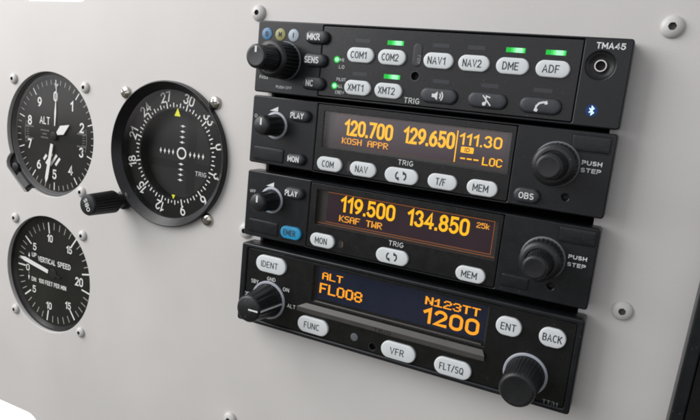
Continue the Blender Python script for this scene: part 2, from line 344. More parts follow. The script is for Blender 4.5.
# ------------------------------------------------------------------ screws
def hexpts(cx, cy, r, a0=0): return [(cx+r*cos(radians(a0+60*i)), cy+r*sin(radians(a0+60*i))) for i in range(6)]
def button_screw(name, label, x, y, r, ht, m, cross, group, rot=0, soc=.34):
    t = thing(name, label, 'screw', (x, y, 0), group)
    mb = MB(); n = 48; rings = []
    for k in range(9):
        a = k/8*radians(74); rings.append([(x+p, y+q, .01+ht*.18+ht*.82*sin(a)/sin(radians(74)))
            for p, q in circ(0, 0, r*(cos(a)*.90+.10) if k else r, n)])
    rings.insert(0, [(x+p, y+q, 0.01) for p, q in circ(0, 0, r*.97, n)])
    rs = r*soc
    rim = []
    for i in range(n):
        if cross: rad = rs*1.02
        else:
            a = (360*i/n-rot) % 60-30; rad = rs*.866/cos(radians(a))
        rim.append((x+rad*cos(2*pi*i/n), y+rad*sin(2*pi*i/n), .01+ht))
    if not cross:
        rings.append(rim); mb.loft(rings, m, True, False)
        obj('head', mb, t)
        s = MB(); s.loft([rim, [(px, py, .01+ht*.35) for px, py, _ in rim]], 'socket', False, True)
        # inward facing walls
        s.f = [f[::-1] if len(f) == 4 else f for f in s.f]
        obj('hex_socket', s, t, smooth=20)
    else:
        rings.append([(x+px, y+py, .01+ht*1.02) for px, py in circ(0, 0, r*.12, n)])
        mb.loft(rings, m, True, True); obj('head', mb, t)
        s = MB(); ca = radians(rot)
        for k in (0, 90):
            c_, s_ = cos(ca+radians(k)), sin(ca+radians(k)); l, wd = r*.62, r*.11
            s.poly([(x+p*c_-q*s_, y+p*s_+q*c_) for p, q in ((-l, -wd), (l, -wd), (l, wd), (-l, wd))], .01+ht*1.04+.02+.01*k/90, 'socket')
        obj('cross_slot', s, t, smooth=20)
    return t
PS = 'large domed hex socket screws around the radio stack'
button_screw('domed_screw', 'white domed hex screw above the top left corner of the radio stack', -7.2, 4.4, 3.8, 2.2, 'wscrew', False, PS, 12, .36)
button_screw('domed_screw', 'white domed hex screw above and right of the topmost radio', 171.2, 6.0, 4.0, 2.1, 'wscrew', False, PS, 5, .38)
button_screw('domed_screw', 'white domed hex screw right of the radio stack, halfway down', 172.4, -101.2, 3.9, 2.1, 'wscrew', False, PS, 20, .38)
button_screw('domed_screw', 'white domed hex screw half hidden behind the left edge of the third radio', -5.4, -102.4, 4.0, 2.3, 'wscrew', False, PS, 0, .36)
button_screw('domed_screw', 'white domed hex screw below the radio stack at the photo edge', -6.8, -207.4, 4.0, 2.3, 'wscrew', False, PS, 0, .36)
IS = 'small white hex screws around the two left dials'
for nm, x, y in (('top left of the altimeter', -182.2, -40.4), ('top right of the altimeter', -121.6, -40.6), ('lower right of the altimeter, beside the ribbed knob', -122.6, -101.2),
                 ('top left of the vertical speed dial', -180.2, -126.8), ('top right of the vertical speed dial', -120.8, -127.2), ('lower left of the vertical speed dial', -179.6, -187.4), ('lower right of the vertical speed dial', -120.6, -187.9)):
    button_screw('small_screw', 'small white hex screw at the ' + nm, x, y, 3.2, 1.9, 'wscrew', False, IS, 10*len(nm), .38)
CS = 'nickel cross head screws around the course dial'
for nm, x, y, rt in (('top left of the course dial', -90.4, -40.6, 30), ('top right of the course dial', -29.6, -40.4, 10), ('lower right of the course dial', -30.2, -101.2, 55)):
    button_screw('cross_screw', 'shiny nickel cross head screw at the ' + nm, x, y, 3.5, 2.0, 'chrome', True, CS, rt)

# ------------------------------------------------------------------ dials
def pol(c, r, a): return (c[0]+r*cos(radians(a)), c[1]+r*sin(radians(a)))
def tick(mb, c, r0, r1, a, wd, z, m):
    mb.stroke([pol(c, r0, a), pol(c, r1, a)], wd, z, m)
def dial_case(t, c, r, face=True, outline=None, bm='bezel'):
    mb = MB()
    P = outline or circ(c[0], c[1], r, 96)
    if outline:   # the flange seen through the knob notch
        mb.plate([circ(c[0], c[1], r+9.5, 96), circ(c[0], c[1], r+.6, 96)], -5.2, -3.0, 'bezel', .2)
    else: mb.plate([circ(c[0], c[1], r+8, 96), circ(c[0], c[1], r+.4, 96)], -5.2, -2.75, bm, .2)
    mb.lathe(c[0], c[1], [(r+.6, -40), (r+.6, -2.9), (r+.1, -2.7), (r-.5, -2.8), (r-2.0, -5.2), (r-2.2, -5.2)], bm, 96, cap0=True, cap1=False)
    obj('case', mb, t)
    g = MB(); g.lathe(c[0], c[1], [(r-.9, -3.3), (r-.9, -3.1)], 'glass', 96, cap0=False, cap1=True)
    g.f = [g.f[-1]]; g.m = [g.m[-1]]
    obj('dial_glass', g, t)

# altimeter
t = thing('altimeter', 'round black altimeter dial with white pointers, upper one of the two left dials', 'altimeter', (*ALT, 0))
dial_case(t, ALT, 36.6, outline=True, bm='altbezel')
lug = MB(); q = pol(ALT, 39.3, 217)
lug.lathe(*q, [(3.0, -3.2), (3.0, -1.6), (2.7, -1.2), (2.0, -1.0)], 'bezel', 40, flute=.25, fn=16, zr=(-3.0, -1.5))
lug.prism([pol(ALT, r, a) for r, a in ((38.0, 224), (42.4, 224), (41.6, 231), (42.0, 238), (38.0, 240))], -3.2, -1.4, 'altbezel')
obj('setting_knob', lug, t)
c = (ALT[0]-.6, ALT[1]-.6); ZD = -5.1
mb = MB(); mb.poly(circ(ALT[0], ALT[1], 35.2, 96), ZD, 'dial')
for i in range(50):
    a = 90-i*7.2; major = i % 5 == 0
    tick(mb, c, 28.6 if major else 30.4, 33.4, a, .7 if major else .42, ZD+.05, 'dialwhite' if major else 'dialtick')
for k in range(10): mb.text(str(k), *pol(c, 23.6, 90-36*k), None, 6.0, ZD+.05, 'dialwhite', bold=.012)
mb.text('ALT', c[0]-9.2, c[1]+8.4, 9.0, 4.6, ZD+.05, 'dialwhite', bold=.005)
for k, (wd, yy) in enumerate(((8.0, 2.4), (4.5, .2), (7.2, -2.0))):
    for j in range(int(wd/1.3)): mb.poly(box4(c[0]-12.6+(8-wd)/2+j*1.3, c[0]-12.6+(8-wd)/2+j*1.3+.85, c[1]+yy-.45, c[1]+yy+.45), ZD+.05, 'dialdim')
for s_ in (-1, 1):   # the two pressure scale windows
    for k in range(9): tick(mb, c, 23.2, 25.0 if k % 2 else 25.8, (180 if s_ < 0 else 0)+(k-4)*3.4, .35, ZD+.05, 'dialdim')
    mb.stroke([pol(c, 26.6, (180 if s_ < 0 else 0)+q) for q in range(-15, 16, 3)], .35, ZD+.05, 'dialdim')
    for j in range(5):
        for yy in (3.6, -3.8): mb.poly(box4(c[0]+s_*22.5-3.6+j*1.5, c[0]+s_*22.5-3.6+j*1.5+1, c[1]+yy-.45, c[1]+yy+.45), ZD+.05, 'dialdim')
for k, (a, l) in enumerate(((-8.4, 4.0), (-4.8, 8.6), (-1.0, 9.0), (2.6, 6.0))):   # striped sector
    o_ = (c[0]+a, c[1]-14.0-k*.5); l *= .5
    mb.stroke([(o_[0]-l*.62, o_[1]-l*.78), (o_[0]+l*.62, o_[1]+l*.78)], 1.7, ZD+.04, 'dialwhite')
obj('dial_face', mb, t)
def hand(t, name, P, z, m='dialwhite', th=.35): obj(name, MB().prism(P, z, z+th, m), t)
def rotP(c, P, a):   # P along +x, turned to angle a
    q = radians(a); return [(c[0]+x*cos(q)-y*sin(q), c[1]+x*sin(q)+y*cos(q)) for x, y in P]
hand(t, 'hundreds_pointer', rotP(c, [(5.2, -1.15), (27, -1.25), (30.3, 0), (27, 1.25), (5.2, 1.15)], 258.6), -4.0)
hand(t, 'thousands_pointer', rotP(c, [(3.4, -.9), (8.2, -2.9), (15.6, 0), (8.2, 2.9), (3.4, .9)], 31), -4.3)
hp = MB()
hp.prism(rotP(c, [(6, -.35), (14, -.75), (20, -.3), (31, -.25), (31, .25), (20, .3), (14, .75), (6, .35)], 87.5), -4.6, -4.4, 'dialwhite')
hp.prism(rotP(c, [(28.5, 0), (31.2, -2.1), (31.2, 2.1)], 87.5), -4.38, -4.3, 'dialtick')
obj('ten_thousands_pointer', hp, t)
hub = MB(); hub.lathe(c[0], c[1], [(2.6, -5.0), (2.6, -3.7), (2.2, -3.5)], 'dark', 32); obj('hub', hub, t)

# vertical speed dial
t = thing('vertical_speed_indicator', 'round black VERTICAL SPEED dial with one white needle, below the altimeter', 'flight dial', (*VSI, 0))
dial_case(t, VSI, 36.4)
c = (VSI[0]-.6, VSI[1]-.4)
mb = MB(); mb.poly(circ(VSI[0], VSI[1], 35.0, 96), ZD, 'dial')
sc_ = [(0, 0), (5, 37), (10, 81), (15, 127), (20, 169)]
def vang(v):
    for (v0, a0), (v1, a1) in zip(sc_, sc_[1:]):
        if v <= v1: return a0+(a1-a0)*(v-v0)/(v1-v0)
for s_ in (1, -1):
    for v in range(0, 21):
        if v == 0 and s_ < 0: continue
        a = 180-s_*vang(v); mj = v % 5 == 0
        tick(mb, c, 25.6 if mj else 28.2, 32.6, a, 1.0 if mj else .5, ZD+.05, 'dialwhite' if mj else 'dialtick')
    for v, r in ((5, 22.4), (10, 22.4), (15, 22.6)): mb.text(str(v), *pol(c, r, 180-s_*(vang(v)+(2 if v == 5 else 0))), 3.2 if v == 5 else 5.0, 4.8, ZD+.05, 'dialwhite', bold=.012)
mb.text('0', c[0]-23.6, c[1]-.8, 3.2, 4.4, ZD+.05, 'dialwhite', bold=.012); mb.text('20', c[0]+22.8, c[1]-.4, 6.8, 5.6, ZD+.05, 'dialwhite', bold=.012)
mb.text('VERTICAL', c[0]-6.2, c[1]+7.0, 16.0, 3.5, ZD+.05, 'dialwhite', bold=.012); mb.text('SPEED', c[0]+9.4, c[1]+7.0, 11.6, 3.5, ZD+.05, 'dialwhite', bold=.012)
mb.text('100 FEET PER MIN', c[0]-.8, c[1]-7.4, 25.0, 2.9, ZD+.05, 'dialwhite', bold=.012)
mb.text('UP', c[0]-17.8, c[1]+8.6, 4.2, 2.9, ZD+.05, 'dialwhite', bold=.012); mb.text('DN', c[0]-17.8, c[1]-7.6, 4.2, 2.9, ZD+.05, 'dialwhite', bold=.012)
for s_ in (1, -1):
    mb.poly([(c[0]-23.3, c[1]+.3+s_*6.4), (c[0]-21.7, c[1]+.3+s_*6.4), (c[0]-22.5, c[1]+.3+s_*9.4)], ZD+.05, 'dialwhite')
    mb.stroke([(c[0]-22.5, c[1]+.3+s_*3.6), (c[0]-22.5, c[1]+.3+s_*6.4)], .3, ZD+.05, 'dialtick')
obj('dial_face', mb, t)
hand(t, 'needle', rotP(c, [(3.6, -1.2), (26, -1.35), (30.4, 0), (26, 1.35), (3.6, 1.2)], 169.2), -4.2)
hub = MB(); hub.lathe(c[0], c[1], [(3.2, -5.0), (3.2, -4.6), (2.7, -4.5)], 'dark', 32)
hub.prism(rotP(c, [(-7, -.7), (3.4, -.9), (3.4, .9), (-7, .7)], 169.2), -4.6, -4.3, 'dark'); obj('hub', hub, t)

# course deviation dial
t = thing('course_deviation_indicator', 'large black course dial with compass ring, yellow triangles and raised bezel', 'flight dial', (*CDI, 0))
c = CDI
mb = MB(); mb.lathe(c[0], c[1], [(35.6, -45), (35.6, .02), (38.9, .02), (38.9, 2.9), (38.6, 3.3), (38.3, 3.35), (34.6, -.4)], 'bezel', 160, cap0=True, cap1=False); mb.lathe(c[0], c[1], [(34.6, -.4), (34.4, -.6), (34.3, -6.6)], 'dark', 160, cap0=False, cap1=False)
obj('bezel', mb, t, smooth=20)
g = MB(); g.poly(circ(c[0], c[1], 34.4, 96), -.8, 'cleanglass'); obj('dial_glass', g, t)
ZC = -4.4
mb = MB(); mb.annulus(c[0], c[1], 24.2, 34.4, ZC, 'dial', 96)
mb.lathe(c[0], c[1], [(24.2, ZC), (24.2, -10.2)], 'dark', 96, cap1=False)
HD = 284.5
for i in range(72):
    a = 90-(i*5-HD); mj = i % 2 == 0
    if i % 6 == 0: r0, wd = 24.7, .75
    elif mj: r0, wd = 25.2, .65
    else: r0, wd = 25.5, .6
    tick(mb, c, r0, 28.4 if i % 6 == 0 else (27.6 if mj else 26.7), a, wd, ZC+.05, 'dialwhite')
for k in range(12):
    hd = k*30; s_ = str(hd//10); a = 90-(hd-HD)
    mb.text(s_, *pol(c, 30.9, a), None, 5.6, ZC+.05, 'dialwhite', bold=.006, rot=a-90)
obj('compass_ring', mb, t)
mb = MB(); ZB = -10.0
mb.poly(circ(c[0], c[1], 24.3, 96), ZB, 'card')
mb.poly(box4(c[0]+4.2, c[0]+10.2, c[1]-21.6, c[1]+21.6), ZB+.04, 'cardreflection'); mb.poly(box4(c[0]-22, c[0]+4.1, c[1]-8.6, c[1]-4.2), ZB+.04, 'cardreflection'); mb.poly(box4(c[0]+10.3, c[0]+21.5, c[1]-8.6, c[1]-4.2), ZB+.04, 'cardreflection')  # dark cross: reflection of the needles, painted into the card
cc = (c[0]+.2, c[1]+.3)
mb.stroke(circ(*cc, 2.9, 40), .95, ZB+.1, 'dialwhite', True)
for k in range(4):
    d = 6.0+k*2.95
    for dx, dy in ((1, 0), (-1, 0), (0, 1), (0, -1)):
        p, q = cc[0]+dx*d, cc[1]+dy*d
        if dx: mb.poly([(p-.8, q), (p-.3, q-.7), (p, q-1.8), (p+.3, q-.7), (p+.8, q), (p+.3, q+.7), (p, q+1.8), (p-.3, q+.7)], ZB+.1, 'dialwhite')
        else: mb.poly([(p-2.0, q), (p-.7, q-.3), (p, q-.8), (p+.7, q-.3), (p+2.0, q), (p+.7, q+.3), (p, q+.8), (p-.7, q+.3)], ZB+.1, 'dialwhite')
mb.text('TRIG', c[0]+14.2, c[1]-9.4, 7.6, 2.5, ZB+.12, 'print')
obj('deviation_card', mb, t)
yt = MB(); yt.poly([(c[0]-2.1+.9, c[1]+20.6), (c[0]+2.1+.9, c[1]+20.6), (c[0]+.9, c[1]+25.0)], ZC+.12, 'yellow'); obj('course_triangle', yt, t)
yt = MB(); yt.poly([(c[0]-1.2+.9, c[1]-22.2), (c[0]+1.2+.9, c[1]-22.2), (c[0]+.9, c[1]-24.6)], ZC+.12, 'yellow'); obj('reciprocal_triangle', yt, t)
# its ribbed course knob
kx, ky = -88.2, -100.2
kb = MB(); kb.lathe(kx, ky, [(5.2, .02), (5.2, 2.2), (3.9, 3.0), (3.6, 7.2), (5.0, 7.4), (6.2, 9.4), (6.25, 9.5), (5.75, 25.6), (5.74, 25.7), (5.2, 26.6), (4.9, 26.7)], 'knob', 144, flute=.55, fn=24, zr=(9.45, 25.65))
kb.text('OBS', kx-.1, ky, 7.0, 2.6, 26.76, 'print', bold=.015, rot=116)
obj('course_knob', kb, t)

# ------------------------------------------------------------------ radios
def pill_button(t, s_, cx, cy, w=12.6, h=6.3, z0=9.9, ht=1.3, m='white', ink='ink', tw=None, th=3.0, tdx=0, tdy=0, label=None, bold=0, name='button', rnd=None, dome=.12, bev=.5, extra=None):
    mb = MB(); mb.pill(cx, cy, w, h, rnd or h/2, z0, ht, m, bev=bev, dome=dome)
    if s_: mb.text(s_, cx+tdx, cy+tdy, tw, th, z0+ht+dome+.05, ink, bold=bold)
    if extra: extra(mb, cx, cy, z0+ht+dome+.05)
    return obj(name, mb, t, label)
def swap_icon(mb, cx, cy, z):
    for s_ in (1, -1):
        P = [(cx+s_*2.3*cos(radians(a)), cy+s_*2.0*sin(radians(a))) for a in range(-50, 41, 10)]
        mb.stroke(P, .62, z, 'ink'); e = P[-1]
        mb.poly([(e[0]+s_*.7, e[1]-s_*.1), (e[0]-s_*1.1, e[1]+s_*.95), (e[0]-s_*.9, e[1]-s_*.75)], z+.02, 'ink')
def plate_body(t, x0, x1, y0, y1, ins, rad=1.2, z=10., holes=()):
    """outer bezel with an opening for the insert, and the tray behind it"""
    cx, cy = (x0+x1)/2, (y0+y1)/2
    mb = MB(); mb.plate([rr(cx, cy, x1-x0, y0-y1, rad, 6), rr((ins[0]+ins[1])/2, (ins[2]+ins[3])/2, ins[1]-ins[0], ins[2]-ins[3], .6, 4), *holes], z-9.2, z, 'plastic', .55)
    return mb
def tray(t, x0, x1, y0, y1):
    mb = MB(); mb.box(x0, x1, y1, y0, -60, 6.2, 'tray'); obj('tray', mb, t)
def ringed(t, cx, cy, rr0, z=10.0):
    pass
def concentric_knob(t, cx, cy, r1, h1, r2, h2, ring=8.9, mark=False):
    k = MB(); k.lathe(cx, cy, [(ring-1.4, 9.8), (ring-.2, 9.8), (ring-.2, 10.4), (ring-.5, 10.6), (ring-1.4, 10.6)], 'ring', 72, cap1=False)
    ro = obj('knob', MB().lathe(cx, cy, [(r1-.6, 10), (r1, 10.9), (r1, 11.0), (r1-.25, 10+h1-1.2), (r1-.26, 10+h1-1.1), (r1-.9, 10+h1-.3), (r1-1.8, 10+h1), (r2+.6, 10+h1), (r2+.3, 10+h1-.6), (r2-.6, 10+h1-.6)], 'knob', 168, flute=.6, fn=28, zr=(10.95, 10+h1-1.15), cap1=False), t)
    obj('ring', k, ro)
    cp = MB(); cp.lathe(cx, cy, [(r2, 10+h1-.4), (r2, 10+h1+.8), (r2, 10+h1+.9), (r2-.2, 10+h2-1.0), (r2-.21, 10+h2-.9), (r2-.55, 10+h2-.3), (r2-1.1, 10+h2), (r2-1.6, 10+h2-.05)], 'knobcap', 144, flute=.22, fn=30, zr=(10+h1+.85, 10+h2-.95))
    if mark: cp.poly([(cx-.5, cy+1.6), (cx+.5, cy+1.6), (cx+.5, cy+r2-1.15), (cx-.5, cy+r2-1.15)], 10+h2+.06, 'print')
    obj('cap', cp, ro)
    return ro
def volume_knob(t, cx, cy):
    ro = obj('knob', MB().lathe(cx, cy, [(4.9, 10), (5.0, 10.8), (4.95, 11.3), (4.35, 21.4), (4.34, 21.5), (3.9, 22.3), (3.4, 22.6)], 'knob', 144, flute=.45, fn=9, zr=(11.2, 21.45)), t)
    obj('ring', MB().lathe(cx, cy, [(5.2, 9.8), (6.3, 9.8), (6.3, 10.4), (6.0, 10.6), (5.2, 10.6)], 'palering', 72, cap1=False), ro)
    obj('pointer', MB().poly([(cx-.45, cy+.3), (cx+.45, cy+.3), (cx+.45, cy+3.3), (cx-.45, cy+3.3)], 22.68, 'print'), ro)
    return ro
def recess_hole(mb, cx, cy, r, z): mb.poly(circ(cx, cy, r, 24), z, 'dark')

# ---- audio panel, topmost
t = thing('audio_panel', 'topmost black radio unit with oval COM and NAV buttons and green lights', 'radio', (80, -16, 0), 'radios stacked in the panel')
ins = (34.2, 143.4, -.9, -31.4)
fp = plate_body(t, 0, 160.2, 0, -32.4, ins, holes=[circ(150.1, -10.0, 5.0, 48)])
tray(t, 4, 156, -1.6, -31.2)
mb = MB(); mb.plate([rr(88.8, -16.15, 108.7, 30.0, .5, 4), circ(79.2, -19.3, 1.6, 24)], 6.4, 9.9, 'insert', .2)
Z = 9.97
mb.text('TRIG', 79.0, -29.4, 6.9, 2.3, Z, 'print')
mb.text('HI', 44.7, -15.0, 2.0, 1.5, Z, 'print'); mb.text('LO', 44.9, -18.0, 2.6, 1.5, Z, 'print')
mb.text('PILOT', 45.2, -23.4, 4.6, 1.4, Z, 'print'); mb.text('ALL', 44.8, -26.3, 2.6, 1.4, Z, 'print'); mb.text('CREW', 45.0, -29.0, 4.4, 1.4, Z, 'print')
mb.annulus(79.2, -19.3, 1.8, 2.25, Z, 'lens', 32)
obj('face_insert', mb, t)
Z2 = 10.05
fp.text('TMA45', 152.6, -2.9, 10.0, 2.3, Z2, 'print', bold=.02)
fp.text('PASS', 4.9, -25.5, 4.6, 1.5, Z2, 'print'); fp.text('PUSH OFF', 16.2, -29.3, 8.4, 1.3, Z2, 'print')
obj('bezel', fp, t)
for ch, x, m in (('O', 5.1, 'disc_blue'), ('M', 12.3, 'disc_amber'), ('I', 19.3, 'disc_clear')):
    d = MB(); d.lathe(x, -5.9, [(2.75, 10), (2.7, 10.25), (2.2, 10.4)], m, 40); d.text(ch, x, -5.9, None, 2.3, 10.46, 'ink', bold=.03)
    obj('marker_light', d, t, {'O': 'blue marker light', 'M': 'amber marker light', 'I': 'pale clear marker light'}[ch])
concentric_knob(t, 15.6, -17.5, 8.3, 12.5, 5.3, 23.5, 8.9, True)
for s_, y, tw in (('MKR', -6.2, 6.4), ('SENS', -16.1, 7.2), ('NC', -26.2, 3.8)):
    pill_button(t, s_, 32.0, y, 11.6, 5.8, 10, 2.6, 'grey', 'print', tw, 2.9, -1.0, 0, None, .02, bev=1.5)
for s_, x, y in (('COM1', 53.7, -12.5), ('COM2', 68.3, -12.5), ('NAV1', 88.7, -12.5), ('NAV2', 103.4, -12.5), ('DME', 118.6, -12.5), ('ADF', 133.7, -12.5), ('XMT1', 53.8, -26.3), ('XMT2', 68.3, -26.3)):
    pill_button(t, s_, x, y, tw=7.6 if len(s_) == 4 else 6.2, tdx=-.6)
def ic_spk(mb, x, y, z):
    mb.poly([(x-2.6, y-.7), (x-1.5, y-.7), (x-.2, y-1.8), (x-.2, y+1.8), (x-1.5, y+.7), (x-2.6, y+.7)], z, 'print')
    for r in (1.3, 2.3): mb.stroke([(x-.1+r*cos(radians(a))*.9, y+r*sin(radians(a))) for a in range(-48, 49, 12)], .5, z, 'print')
def ic_mute(mb, x, y, z):
    mb.stroke([(x-.3, y-1.2), (x-.3, y+1.7), (x+1.3, y+1.2)], .5, z, 'print'); mb.poly(circ(x-.95, y-1.35, .75, 14), z+.02, 'print')
    mb.stroke([(x-1.7, y+1.9), (x+1.7, y-1.9)], .5, z+.04, 'print')
def ic_phone(mb, x, y, z):
    P = [(x-1.5, y-1.7), (x-1.3, y-.2), (x-.4, y+.9), (x+1.0, y+1.4), (x+1.9, y+1.3)]
    mb.stroke(P, .75, z, 'print')
    mb.stroke([(x-2.0, y-1.5), (x-.7, y-1.9)], 1.1, z+.02, 'print'); mb.stroke([(x+1.9, y+1.9), (x+2.3, y+.7)], 1.1, z+.02, 'print')
for ic, x in ((ic_spk, 90.7), (ic_mute, 110.8), (ic_phone, 131.3)):
    pill_button(t, None, x, -26.4, 15.8, 6.2, 9.9, 1.7, 'grey', extra=ic, bev=1.1)
for x, y, lit in ((53.9, -6.4, 0), (69.0, -6.5, 1), (88.9, -6.4, 0), (103.6, -6.4, 0), (118.9, -6.4, 1), (133.9, -6.4, 1), (54.0, -20.4, 0), (69.0, -20.4, 1), (90.7, -20.6, 0), (110.8, -20.6, 0), (131.3, -20.6, 0)):
    l = MB(); ww = 7.4 if lit else 7.0
    if lit:
        for f0, f1, mm in ((0, .26, 'green'), (.26, .38, 'led2'), (.38, .50, 'led3'), (.50, .84, 'hot'), (.84, .91, 'led3'), (.91, .96, 'led2'), (.96, 1, 'green')):
            l.poly(box4(x-ww/2+ww*f0, x-ww/2+ww*f1, y-.9, y+.9), Z+.02, mm)
    else: l.poly(box4(x-ww/2, x+ww/2, y-.8, y+.8), Z+.02, 'lens')
    obj('status_light', l, t, 'lit green status light' if lit else None)
for y in (-15.0, -26.3):
    l = MB(); l.lathe(42.2, y, [(.95, 9.9), (.9, 10.1), (.5, 10.3)], 'hot', 20); l.annulus(42.2, y, .98, 1.5, Z+.01, 'green', 24); obj('status_light', l, t, 'small round lit green status light')
l = MB(); l.pill(79.2, -10.8, 3.8, 9.4, 1.9, 9.9, .3, 'lens', .15, .02); l.text('ADJ', 80.2, -12.6, 3.4, 1.4, 10.27, 'dimprint', rot=90); obj('photocell_window', l, t)
j = MB()
j.lathe(150.1, -10.0, [(5.3, 9.5), (5.0, 9.2), (4.6, 8.7), (3.4, 8.0), (2.3, 7.8)], 'knobcap', 56, cap1=False); j.lathe(150.1, -10.0, [(5.6, 7.4), (1.0, 7.4)], 'dark', 40)
jo = obj('headset_jack', j, t)
j = MB(); j.lathe(150.1, -10.0, [(2.3, 7.6), (2.3, 9.0), (2.15, 9.2), (1.75, 9.2), (1.65, 8.9), (1.65, 7.5)], 'steel', 48, cap1=False); obj('jack_ring', j, jo)
bt = MB(); bt.poly(circ(149.7, -26.3, 2.15, 40), 10.05, 'btblue')
x, y = 149.7, -26.3
bt.stroke([(x-.85, y+.8), (x+.75, y-.75), (x, y-1.5), (x, y+1.5), (x+.75, y+.75), (x-.85, y-.8)], .42, 10.09, 'btw')
obj('wireless_symbol', bt, t, 'blue lit wireless symbol')

# ---- two slim radios
def slim_radio(t, y0, y1, data, big_right=()):
    cy = (y0+y1)/2; h = y0-y1
    ins = (35.0, 124.0, y0-.7, y1+.7)
    tray(t, 4, 156, y0-1, y1+1)
    W0, W1, T, B = 38.5, 122.2, y0-3.7, y0-19.9
    mb = MB(); mb.plate([rr(79.5, cy, 88.5, h-1.9, .5, 4), box4(W0, W1, B, T)], 6.3, 9.9, 'insert', .15)
    mb.text('TRIG', 79.6, y0-21.5, 6.9, 2.2, 9.97, 'print')
    obj('face_insert', mb, t)
    s = MB(); s.box(W0-.4, W1+.4, B-.4, T+.4, 6.25, 7.2, 'surround'); s.poly(box4(43.0, 120.2, B+1.4, T-.7), 7.26, 'oled')
    data(s, 43.0, 120.2, T-.7, B+1.4, 7.34)
    so = obj('display', s, t)
    g = MB(); g.poly(box4(W0, W1, B, T), 9.5, 'sglass'); obj('display_glass', g, so)
    return plate_body(t, 0, 160.2, y0, y1, ins, holes=[circ(145.5, y0-25.7, 1.2, 24)])
def blank_cover(t, cx, cy, w=16.6, h=6.4, m='plastic', ht=.5):
    mb = MB(); mb.plate([rr(cx, cy, w+.9, h+.9, .9, 5), rr(cx, cy, w+.3, h+.3, .7, 5)], 10.0, 10.10, 'dark', 0)
    mb.pill(cx, cy, w, h, .8, 9.95, ht, m, .3, .05, n=5); obj('blank_cover', mb, t)
def wedge(mb, x0, x1, y, h, z=10.06): mb.poly([(x0, y), (x1, y), (x1, y+h)], z, 'print')

t = thing('navigation_radio', 'black radio with amber 120.700 display and KOSH APPR line, second from top', 'radio', (80, -50, 0), 'radios stacked in the panel')
def d1(s, x0, x1, T, B, z):
    s.text('120.700', 59.6, -43.9, 23.4, 7.0, z, 'amber', bold=.014); s.text('129.650', 87.6, -43.9, 22.8, 7.0, z, 'amber', bold=.014)
    s.pixels('KOSH APPR', 47.3, -51.2, 22.3, 2.7, z, 'orange')
    s.poly(box4(99.5, 100.0, -52.4, -39.4), z, 'amber')
    s.text('111.30', 109.6, -42.6, 17.6, 4.8, z, 'amber', bold=.012)
    s.poly(rr(104.6, -46.9, 5.4, 2.5, .4, 3), z, 'amber'); s.text('ID', 104.6, -46.9, 2.2, 1.7, z+.04, 'oled', bold=.02)
    for k in range(3): s.poly(box4(102.1+k*2.8, 104.2+k*2.8, -50.75, -50.15), z, 'amber')
    s.pixels('LOC', 111.4, -52.1, 8.0, 3.3, z, 'amber')
    s.poly(box4(43.0, 120.2, B, B+.22), z, 'dimedgeglow'); s.poly(box4(43.0, 120.2, T-.2, T), z, 'dimedgeglow')
fp = slim_radio(t, -34.0, -65.7, d1)
wedge(fp, 9.7, 14.2, -40.5, 2.2); fp.text('O', 2.2, -43.6, 1.5, 1.5, 10.06, 'print'); fp.text('PUSH', 153.0, -45.6, 7.2, 1.7, 10.06, 'print', bold=.03); fp.text('STEP', 153.0, -48.4, 7.2, 1.7, 10.06, 'print', bold=.03)
fp.text('TST', 4.8, -51.6, 2.6, 1.1, 10.06, 'dimprint'); 
obj('bezel', fp, t)
volume_knob(t, 13.6, -47.0); concentric_knob(t, 140.4, -47.5, 8.1, 9.5, 4.9, 20.5)
pill_button(t, 'PLAY', 26.9, -41.2, 10.4, 5.4, 10, 2.6, 'grey', 'print', 7.0, 2.7, -.8, 0, None, .02, bev=1.4); pill_button(t, 'MON', 26.6, -61.0, 9.4, 5.4, 10, 2.6, 'grey', 'print', 6.0, 2.7, -.6, 0, None, .02, bev=1.4)
pill_button(t, 'OBS', 131.4, -61.1, 10.4, 6.0, 10, 1.9, 'grey', 'print', 5.8, 2.5, 0, 0, None, .012, bev=1.2)
blank_cover(t, 10.8, -61.0); blank_cover(t, 151.6, -38.6, 13.6, 6.0, 'plastic', .3)
for s_, x, tw in (('COM', 43.8, 6.0), ('NAV', 60.5, 6.0), ('T/F', 96.8, 4.2), ('MEM', 113.6, 6.4)): pill_button(t, s_, x, -61.0, tw=tw, tdx=-.5)
pill_button(t, None, 78.6, -61.2, 15.2, 6.6, extra=swap_icon)
l = MB(); l.poly(rr(53.2, -60.9, 2.2, 4.8, 1.0), 9.97, 'lens'); l.poly(box4(53.3, 54.1, -62.6, -59.6), 10.0, 'brownlens'); obj('light_sensor', l, t)

t = thing('communication_radio', 'black radio with amber 119.500 display and blue button, third from top', 'radio', (80, -85.5, 0), 'radios stacked in the panel')
def d2(s, x0, x1, T, B, z):
    s.text('119.500', 63.2, -78.5, 26.8, 7.3, z, 'amber', bold=.012); s.text('134.850', 96.2, -78.7, 27.6, 7.3, z, 'amber', bold=.012)
    s.pixels('KSAF TWR', 49.8, -86.6, 21.2, 2.9, z, 'orange'); s.pixels('25k', 112.8, -77.9, 5.6, 2.3, z, 'orange')
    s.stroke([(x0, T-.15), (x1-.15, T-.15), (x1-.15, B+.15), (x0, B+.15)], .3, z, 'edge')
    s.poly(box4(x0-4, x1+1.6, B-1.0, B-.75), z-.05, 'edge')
fp = slim_radio(t, -69.6, -101.6, d2)
wedge(fp, 10.9, 15.2, -75.9, 2.2); fp.text('OFF', 3.6, -79.6, 3.2, 1.4, 10.06, 'print'); fp.text('PUSH', 153.7, -81.9, 6.8, 1.6, 10.06, 'print', bold=.03); fp.text('STEP', 153.7, -84.9, 6.8, 1.6, 10.06, 'print', bold=.03)

